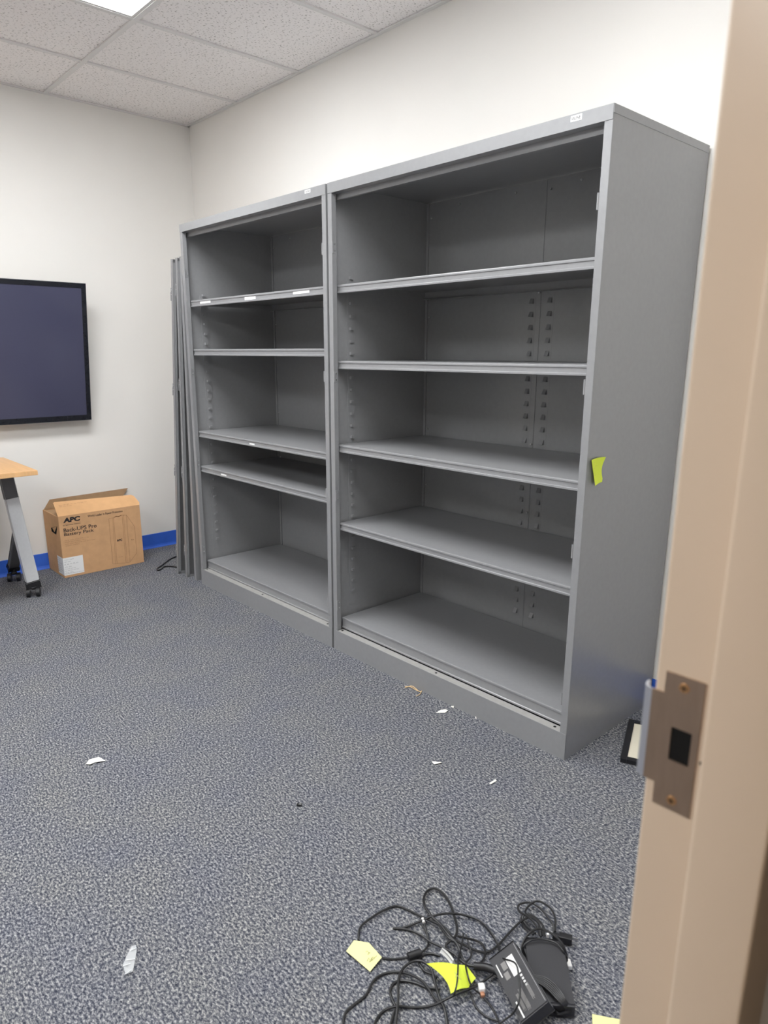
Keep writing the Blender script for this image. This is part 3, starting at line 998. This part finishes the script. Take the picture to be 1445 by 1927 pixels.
# clear film scrap with bright wrinkles
fp = [(256, 1778), (257.5, 1790), (254, 1812), (250, 1830), (236, 1834), (231, 1818), (240, 1795), (248, 1782)]
film = flat_poly('plastic_film_scrap', fp, 'film', 'clear crinkled plastic film scrap at the lower left of the carpet', 'plastic film', z=0.003, th_=0.0003, curl=.003)
mb = MB()
for (a, b) in (((244.5, 1789), (256.5, 1784)), ((237, 1807), (254, 1804.5)), ((231, 1818), (246, 1813)), ((235, 1833), (246, 1826))):
    mb.tube([at(a[0], a[1], 2, 0.0062), at((a[0] + b[0]) / 2, (a[1] + b[1]) / 2, 2, 0.0085), at(b[0], b[1], 2, 0.0062)], 0.0013, 6, flat=.6)
mb.build('wrinkle', mat('bright_film_fold', (0.85, 0.87, 0.88), 0.2), film)

# black cord behind the leaning doors
m = MB()
cp = [(345, 1038), (332, 1047), (322, 1051), (312, 1058), (303, 1065), (296, 1069.5), (297, 1073), (303, 1071), (309, 1066.5), (318, 1065.5), (331, 1067), (345, 1070)]
m.tube(spline([at(u, v, 2, 0.0055) for u, v in cp], 6), 0.0045, 10)
c = at(312, 1060, 2, 0)
tag(m.build('black_cord', 'cord', keep=(c.x, c.y, 0), smooth=True), 'looped black cord poking out from behind the leaning doors', 'cord')

# ================================================================== chargers and cords pile
def Z(zx, zy):
    return 620 + zx / 2.4914, 1640 + zy / 2.4914


def cord_mesh(pts, r, z0=0.0, n=7):
    out = []
    for p in pts:
        u, v = Z(p[0], p[1])
        z = (p[2] if len(p) > 2 else 0.0) + z0 + r + 0.001
        out.append(at(u, v, 2, z))
    return spline(out, n)


# ---- charger with the printed label, rolled onto its edge
TL, TR_, BR_ = at(*Z(772, 480), 2, 0.012), at(*Z(857, 356), 2, 0.046), at(*Z(1016, 640), 2, 0.046)
ux = (BR_ - TR_)
Lb = ux.length; ux.normalize()
vx = (TL - TR_); vx = (vx - ux * vx.dot(ux)); Wb = vx.length; vx.normalize()
nz = ux.cross(vx)
if nz.z < 0: nz = -nz
tb = 0.031
ca = thing('laptop_charger', (TR_ + ux * Lb / 2 + vx * Wb / 2) * 1.0, 'black laptop charger with a printed white and grey label on its face', 'laptop charger')
ca.location.z = 0
cc_ = TR_ + ux * Lb / 2 + vx * Wb / 2 - nz * tb / 2
# drop so that its lowest corner touches the carpet
low = min((cc_ + ux * sx * Lb / 2 + vx * sy * Wb / 2 + nz * sz * tb / 2).z for sx in (-1, 1) for sy in (-1, 1) for sz in (-1, 1))
sh_ = Vector((0, 0, 0.0015 - low))
print('charger low', low, 'size', Lb, Wb)
cc_ = cc_ + sh_
m = MB(); m.obox(cc_, ux, vx, nz, (Lb, Wb, tb), 0.0025)
bk = m.build('power_brick', 'brick', ca, smooth=True)
m = MB(); e0 = cc_ - vx * (Wb / 2 - .002) + nz * (tb / 2 - .002)
m.tube([e0 - ux * (Lb / 2 - .004) + nz * .0018 - vx * .001, e0 + ux * (Lb / 2 - .004) + nz * .0018 - vx * .001], 0.0007, 6)
m.build('edge_line', mat('worn_grey_edge', (0.33, 0.33, 0.34), .4), bk)  # thin grey line along one long edge of the brick
top0 = cc_ - ux * Lb / 2 + vx * Wb / 2 + nz * (tb / 2 + .0003)     # top left corner of label face; x along ux, y along -vx
def lab(m, a0, a1, b0, b1, lift=0.0):
    m.obox(top0 + ux * (a0 + a1) / 2 * Lb - vx * (b0 + b1) / 2 * Wb + nz * lift, ux, vx, nz, ((a1 - a0) * Lb, abs(b1 - b0) * Wb, 0.0004))
m = MB(); lab(m, .14, .44, .46, .76); m.build('white_label', 'paper', bk)
M['fade'] = mat('faded_grey_print', (0.22, 0.215, 0.21), .6)
for (a0, a1, b0, b1) in ((.16, .28, .24, .42), (.31, .42, .18, .36)):
    m = MB(); lab(m, a0, a1, b0, b1); m.build('grey_print', 'fade', bk)
for (a0, a1, b0, b1, n_) in ((.66, .92, .22, .32, 5), (.62, .94, .36, .50, 6), (.62, .86, .66, .78, 4)):
    m = MB()
    for k in range(n_):
        y_ = b0 + (b1 - b0) * k / n_
        lab(m, a0, a1 - .03 * (k % 2), y_, y_ + (b1 - b0) / n_ * .6)
    m.build('small_print', 'fade', bk)
for (a0, a1, b0, b1) in ((.13, .34, .08, .115), (.74, .98, .10, .15)) + tuple((.47 + k * .05, .50 + k * .05, .66, .74) for k in range(4)):
    m = MB(); lab(m, a0, a1, b0, b1); m.build('white_print', 'paper', bk)
m = MB()
# thin cord draped over its face, and the tail leaving its top end
dr = [(795, 350, .010), (800, 400, .03), (870, 430, .062), (888, 500, .060), (893, 560, .055), (885, 620, .045), (860, 665, .022), (815, 700, .006), (790, 722, .004)]
m.tube(cord_mesh([(640, 205), (710, 235, .006), (760, 288, .01)] + dr, 0.0019), 0.0019, 8)
m.build('cord', 'cord', ca, smooth=True)
m = MB()
pw = cord_mesh([(600, 400, .01), (640, 435, .012), (690, 445, .013), (735, 450, .014), (790, 470, .014)], 0.004)
m.tube(pw[:len(pw) // 2], 0.0032, 8); m.tube(pw[len(pw) // 2 - 2:], 0.0085, 12)
m.build('plug_connector', 'plastic', ca, smooth=True)

# ---- plain charger with coiled cord
PTL, PTR, PBR = at(*Z(925, 322), 2, 0.028), at(*Z(1084, 330), 2, 0.028), at(*Z(1142, 632), 2, 0.028)
ux2 = (PBR - PTR); L2 = ux2.length; ux2.normalize()
vx2 = (PTL - PTR); vx2 -= ux2 * vx2.dot(ux2); W2 = vx2.length; vx2.normalize()
print('charger2', L2, W2)
cb_ = thing('laptop_charger', PTR + ux2 * L2 / 2 + vx2 * W2 / 2, 'plain charcoal laptop charger with its cord coiled at both ends', 'laptop charger')
cb_.location.z = 0
c2 = PTR + ux2 * L2 / 2 + vx2 * W2 / 2; c2.z = 0.0155
bk2 = MB().obox(c2, ux2, vx2, (0, 0, 1), (L2, W2, 0.029), 0.004).build('power_brick', 'brick', cb_, smooth=True)
m = MB()
for (off, pts) in ((0, [(985, 300, .012), (975, 262, .02), (935, 215, .018), (893, 190, .012), (884, 165, .01), (900, 150, .01), (940, 146, .01), (985, 170, .01), (1020, 210, .012), (1048, 250, .012), (1052, 290, .006), (1060, 300, .004)]),
                   (0, [(1000, 300, .014), (990, 255, .024), (960, 222, .022), (920, 195, .016), (930, 165, .012), (965, 140, .014), (1000, 146, .014), (1038, 175, .014), (1058, 220, .014), (1056, 282, .01)]),
                   (0, [(1008, 305, .016), (1003, 262, .026), (975, 225, .024), (935, 200, .018), (905, 215, .01), (925, 255, .006), (965, 290, .01)]),
                   (0, [(992, 305, .016), (980, 245, .02), (948, 215, .02), (910, 205, .012), (898, 225, .006), (915, 262, .004), (955, 296, .01)])):
    m.tube(cord_mesh(pts, 0.0026), 0.0026, 8)
m.build('coiled_cord', 'cord', cb_, smooth=True)
m = MB()
m.tube(cord_mesh([(912, 395, .004), (903, 350, .02), (930, 295, .036), (980, 268, .04), (1040, 290, .04), (1090, 337, .038), (1110, 390, .02), (1114, 440, .006)], 0.0026), 0.0026, 8)
m.tube(cord_mesh([(920, 400, .004), (908, 355, .025), (940, 325, .034), (1000, 318, .034), (1060, 335, .034), (1095, 372, .033), (1108, 400, .018), (1112, 430, .004)], 0.002), 0.002, 8)
m.build('cord_loop', 'cord', cb_, smooth=True)
m = MB()
for k in range(6):
    j = k * 7
    m.tube(cord_mesh([(955 + j * .2, 488 + j * .9, .032), (1000 - j * .1, 494 + j * 1.1, .036), (1045 - j * .35, 520 + j * 1.2, .037), (1085 - j * .5, 565 + j, .036),
                      (1112 - j * .5, 612 + j * .5, .03), (1135 - j * .9, 648 + j * .1, .014), (1110 - j, 668, .004 + k * .002), (1060, 664 - j * .3, .003 + k * .002), (1035, 655 - j * .4, .003 + k * .001)], 0.0022), 0.0022, 8)
m.build('coiled_cord', 'cord', cb_, smooth=True)
pc = at(*Z(1118, 318), 2, 0.012)
dx = (at(*Z(1160, 330), 2, .012) - at(*Z(1060, 305), 2, .012)).normalized(); dy = Vector((-dx.y, dx.x, 0))
pg = MB().obox(pc - dx * .006, dx, dy, (0, 0, 1), (0.030, 0.017, 0.017), 0.002)
pg.obox(pc - dx * 0.027, dx, dy, (0, 0, 1), (0.016, 0.010, 0.012), 0.002)
pgo = pg.build('plug', 'plastic', cb_, smooth=True)
m = MB()
for s in (-1, 1):
    m.obox(pc + dx * 0.015 + dy * s * .006, dx, dy, (0, 0, 1), (0.014, 0.0015, 0.006))
m.build('plug_prong', 'steel', pgo)
a_ = at(*Z(1122, 435), 2, 0.01)
MB().obox(a_, (0.75, -0.66, 0), (.66, .75, 0), (0, 0, 1), (0.021, 0.010, 0.012), 0.003).build('cord_end_cap', 'white_plastic', cb_, smooth=True)
a_ = at(*Z(1023, 300), 2, 0.02)
MB().obox(a_, (0.75, -0.66, 0), (.66, .75, 0), (0, 0, 1), (0.006, 0.005, 0.010), 0.001).build('tie', 'white_plastic', cb_)

# ---- loose cords
CG = 'loose black cords tangled beside the chargers'
def loose(name, tubes, label, extra=None):
    m = MB()
    first = None
    for pts, r, z0 in tubes:
        path = cord_mesh(pts, r, z0)
        if first is None: first = path[len(path) // 2]
        m.tube(path, r, 8)
    if extra is None:
        o = m.build(name, 'cord', keep=(first.x, first.y, 0), smooth=True)
        return tag(o, label, 'cord', CG)
    o = thing(name, (first.x, first.y, 0), label, 'cord', CG)
    m.build('cord', 'cord', o, smooth=True)
    return o


k1 = loose('power_cord', [([(135, 322), (143, 262, .002), (200, 214, .004), (258, 180, .002), (315, 162), (372, 182), (440, 215, .004), (500, 242, .012), (548, 270, .014), (578, 310, .012), (640, 350, .006), (700, 374, .002), (745, 376, .002), (790, 345, .004), (845, 285, .006), (890, 240, .008), (930, 216, .012), (968, 225, .016), (995, 262, .02)], 0.0027, 0)],
           'black cord arching from the pale yellow note across to the coiled charger', True)
k2 = loose('power_cord', [([(592, 330, .016), (560, 312, .016), (522, 262, .012), (482, 214, .010), (450, 170, .008), (441, 130, .006), (456, 94, .004), (490, 79, .004), (528, 98, .004), (562, 145, .004), (582, 200, .006), (597, 260, .010), (592, 300, .014), (565, 325, .016), (546, 345, .012), (560, 372, .006), (585, 392, .004)], 0.0031, 0),
                          ([(470, 205, .010), (520, 250, .014), (560, 300, .018), (600, 345, .014), (618, 400, .010), (640, 436, .008)], 0.0034, 0)],
           'black cord making the tall narrow loop at the top of the tangle')
k3 = loose('power_cord', [([(297, 266, .0), (350, 262), (430, 232, .006), (490, 207, .014), (560, 197, .012), (640, 206, .006), (705, 232, .004), (755, 285, .004), (792, 350, .008), (797, 400, .012), (785, 450, .018), (752, 492, .010), (690, 535, .012), (640, 556, .020), (590, 577, .022), (540, 602, .012), (490, 625, .004), (430, 636), (370, 636), (318, 632, .004), (262, 648), (225, 685), (205, 730)], 0.0027, 0),
                          ([(297, 266, .0), (370, 274), (430, 298, .004), (470, 328, .006), (520, 352, .006), (580, 384, .012), (625, 425, .012), (670, 440, .008), (712, 424, .004), (729, 385, .002), (720, 345, .002), (690, 325, .004), (640, 312, .012), (600, 303, .016)], 0.0027, 0)],
           'black cord with a sharp folded tip at left, sweeping round below the green note')
k4 = loose('power_cord', [([(432, 250, .006), (452, 278, .004), (464, 320, .002), (456, 356, .002), (425, 384, .004)], 0.0022, 0),
                          ([(372, 400, .004), (330, 408), (290, 411), (245, 405)], 0.0024, 0)],
           'short black cord with a cylindrical ferrite bead and white collar', True)
a_, b_ = at(*Z(368, 400), 2, 0.010), at(*Z(428, 380), 2, 0.010)
MB().cyl(a_, b_, 0.0088, 20).build('ferrite_bead', 'plastic', k4, smooth=True)
a_, b_ = at(*Z(436, 220), 2, 0.010), at(*Z(443, 240), 2, 0.010)
o = MB().cyl(a_, b_, 0.0034, 12).build('collar', 'white_plastic', k4, smooth=True); o['label'] = 'white collar'
a_, b_ = at(*Z(445, 246), 2, 0.009), at(*Z(455, 290), 2, 0.006)
MB().cyl(a_, b_, 0.0036, 12, 0.0026).build('connector', 'plastic', k4, smooth=True)
loose('power_cord', [([(60, 730), (75, 662), (120, 620), (168, 582), (200, 522, .002), (238, 487), (300, 471), (368, 480, .004), (430, 510, .006), (468, 556, .004), (500, 602, .004), (530, 622, .006), (545, 665), (557, 730)], 0.0028, 0)],
      'black cord running off the bottom edge at the left of the tangle')
loose('power_cord', [([(308, 730), (316, 655, .006), (322, 590, .008), (323, 520, .008), (340, 462, .006), (385, 424, .006), (435, 422, .006), (476, 455, .008), (494, 520, .006), (515, 590, .008), (540, 650, .004), (552, 730)], 0.0030, 0)],
      'black cord hooping over below the ferrite bead, left of the green note')
loose('power_cord', [([(282, 730), (300, 672), (312, 640), (295, 605), (284, 562), (298, 528), (335, 512), (400, 522), (450, 542), (490, 548, .002), (520, 548, .004)], 0.0030, 0)],
      'black cord in the short kinked loop at the lower left of the tangle')
loose('power_cord', [([(425, 440, .002), (448, 468, .002), (478, 480, .002), (502, 500, .002)], 0.0028, 0), ([(427, 400), (450, 387), (485, 386), (518, 396)], 0.0026, 0), ([(425, 440, .002), (418, 415, .0), (427, 400)], 0.0028, 0)],
      'short curl of black cord between the ferrite bead and the green note')
loose('power_cord', [([(628, 292, .014), (618, 350, .018), (604, 400, .022), (602, 450, .034), (600, 500, .036), (592, 550, .034), (580, 580, .024)], 0.0018, 0),
                     ([(640, 296, .012), (656, 350, .006), (664, 395, .006), (640, 430, .014), (646, 480, .028), (668, 540, .016), (715, 582, .004), (760, 636), (792, 700), (800, 730)], 0.0021, 0),
                     ([(660, 562, .010), (668, 590, .004), (690, 640), (735, 680), (788, 700, .002)], 0.0021, 0)],
      'thin black wires crossing over the green note')

# ---- white tag on a cord, and the notes
tg = MB()
T4 = [at(*Z(x, y), 2, z) for x, y, z in ((528, 357, .030), (583, 412, .022), (572, 438, .012), (516, 380, .014))]
tg.grid(lambda s, t: (T4[0].lerp(T4[1], s)).lerp(T4[3].lerp(T4[2], s), t) + Vector((0, 0, .004 * 4 * s * (1 - s))), 8, 4, 0.0004)
cA = (T4[0] + T4[2]) / 2
tgo = thing('cord_tag', (cA.x, cA.y, 0), 'white curved cord tag standing above the green note', 'tag')
tg.build('tag_strip', 'paper', tgo, smooth=True)
MB().tube([T4[0].lerp(T4[3], .35) + Vector((0, 0, .002)), T4[0].lerp(T4[2], .5) + Vector((0, 0, .006)), T4[1].lerp(T4[2], .5) + Vector((0, 0, .0022))], .0009, 6).build('printed_strip', 'grey_ink', tgo)
# neon note draped over the cords
G = {'a': at(*Z(455, 432), 2, .030), 'b': at(*Z(612, 442), 2, .034), 'c': at(*Z(657, 548), 2, .014), 'd': at(*Z(568, 574), 2, .016)}
def gfn(s, t):
    p = G['a'].lerp(G['b'], s).lerp(G['d'].lerp(G['c'], s), t)
    cen_ = at(*Z(530, 490), 2, .020)
    wgt = (1 - s) * 4 * t * (1 - t)
    inward = (G['b'].lerp(G['c'], .5) - G['a'].lerp(G['d'], .5)).normalized()
    return p + inward * .012 * wgt + Vector((0, 0, .006 * math.sin(s * 3.1)))
ng = thing('sticky_note', ((G['a'] + G['c']) / 2).to_2d().to_3d(), 'neon yellow-green note curled on top of the tangled cords', 'sticky note')
m = MB(); m.grid(gfn, 14, 14, 0.0004); m.build('paper', 'note_green', ng, smooth=True)
m = MB()
G2 = [at(*Z(x, y), 2, z) for x, y, z in ((520, 430, .022), (640, 440, .018), (686, 500, .012), (648, 545, .010))]
m.grid(lambda s, t: (G2[0].lerp(G2[1], s)).lerp(G2[3].lerp(G2[2], s), t), 6, 6, 0.0004); m.build('folded_paper', 'note_green', ng, smooth=True)
m = MB()
for (a, b) in (((585, 470), (600, 492)), ((592, 482), (612, 498)), ((598, 474), (590, 498)), ((604, 500), (618, 506))):
    m.tube([at(*Z(*a), 2, .0415), at(*Z(*b), 2, .0405)], .0005, 5)
m.build('handwriting', 'pencil', ng)
# pale note
pp = [(78, 373), (115, 322), (185, 334), (245, 402), (190, 469)]
P = [at(*Z(*q), 2, z) for q, z in zip(pp, (.006, .010, .012, .010, .004))]
np_ = thing('sticky_note', ((P[0] + P[3]) / 2).to_2d().to_3d(), 'pale yellow folded note with pencil writing at the left of the cords', 'sticky note')
m = MB()
cP = (P[0] + P[3]) / 2 + Vector((0, 0, .003))
m.prism([P[0], P[1], P[2], P[3], P[4]], (0, 0, -0.0005)); m.build('paper', 'note_pale', np_)
m = MB()
pn = (P[2] - P[0]).cross(P[3] - P[0]).normalized()
if pn.z < 0: pn = -pn
def PPt(x, y): return hit(*Z(x, y), P[0] + pn * .0011, pn)
for pl in ([(170, 378), (176, 372), (184, 380)], [(178, 388), (190, 378)], [(176, 420), (184, 404), (190, 418), (198, 404)], [(196, 414), (204, 398), (210, 410)], [(206, 408), (222, 394)], [(186, 424), (204, 412)]):
    m.tube([PPt(*q) for q in pl], .0005, 5)
m.build('handwriting', 'pencil', np_)
# pale note cut by the bottom edge
Q = [at(1114, 1908.5, 2, .003), at(1146, 1915, 2, .003), at(1180, 1921, 2, .003), at(1182, 1965, 2, .003), at(1116, 1962, 2, .003)]
c = sum(Q, Vector()) / 5
m = MB(); m.prism(Q, (0, 0, .0006))
tag(m.build('sticky_note', 'note_pale', keep=(c.x, c.y, 0)), 'pale yellow note cut off by the bottom edge, beside the door frame', 'sticky note')
# bright white connector among the cords
a_ = at(*Z(713, 548), 2, .012)
wc = thing('white_connector', (a_.x, a_.y, 0), 'small glossy white plastic piece between the green note and charger', 'connector')
MB().obox(a_, (.8, -.6, 0), (.6, .8, 0), (0, 0, 1), (.017, .014, .016), .004).build('body', 'white_plastic', wc, smooth=True)
MB().obox(a_ + Vector((.009, -.008, -.003)), (.8, -.6, 0), (.6, .8, 0), (0, 0, 1), (.010, .009, .008), .002).build('tip', mat('copper_tip', (.5, .25, .15), .4, .5), wc)
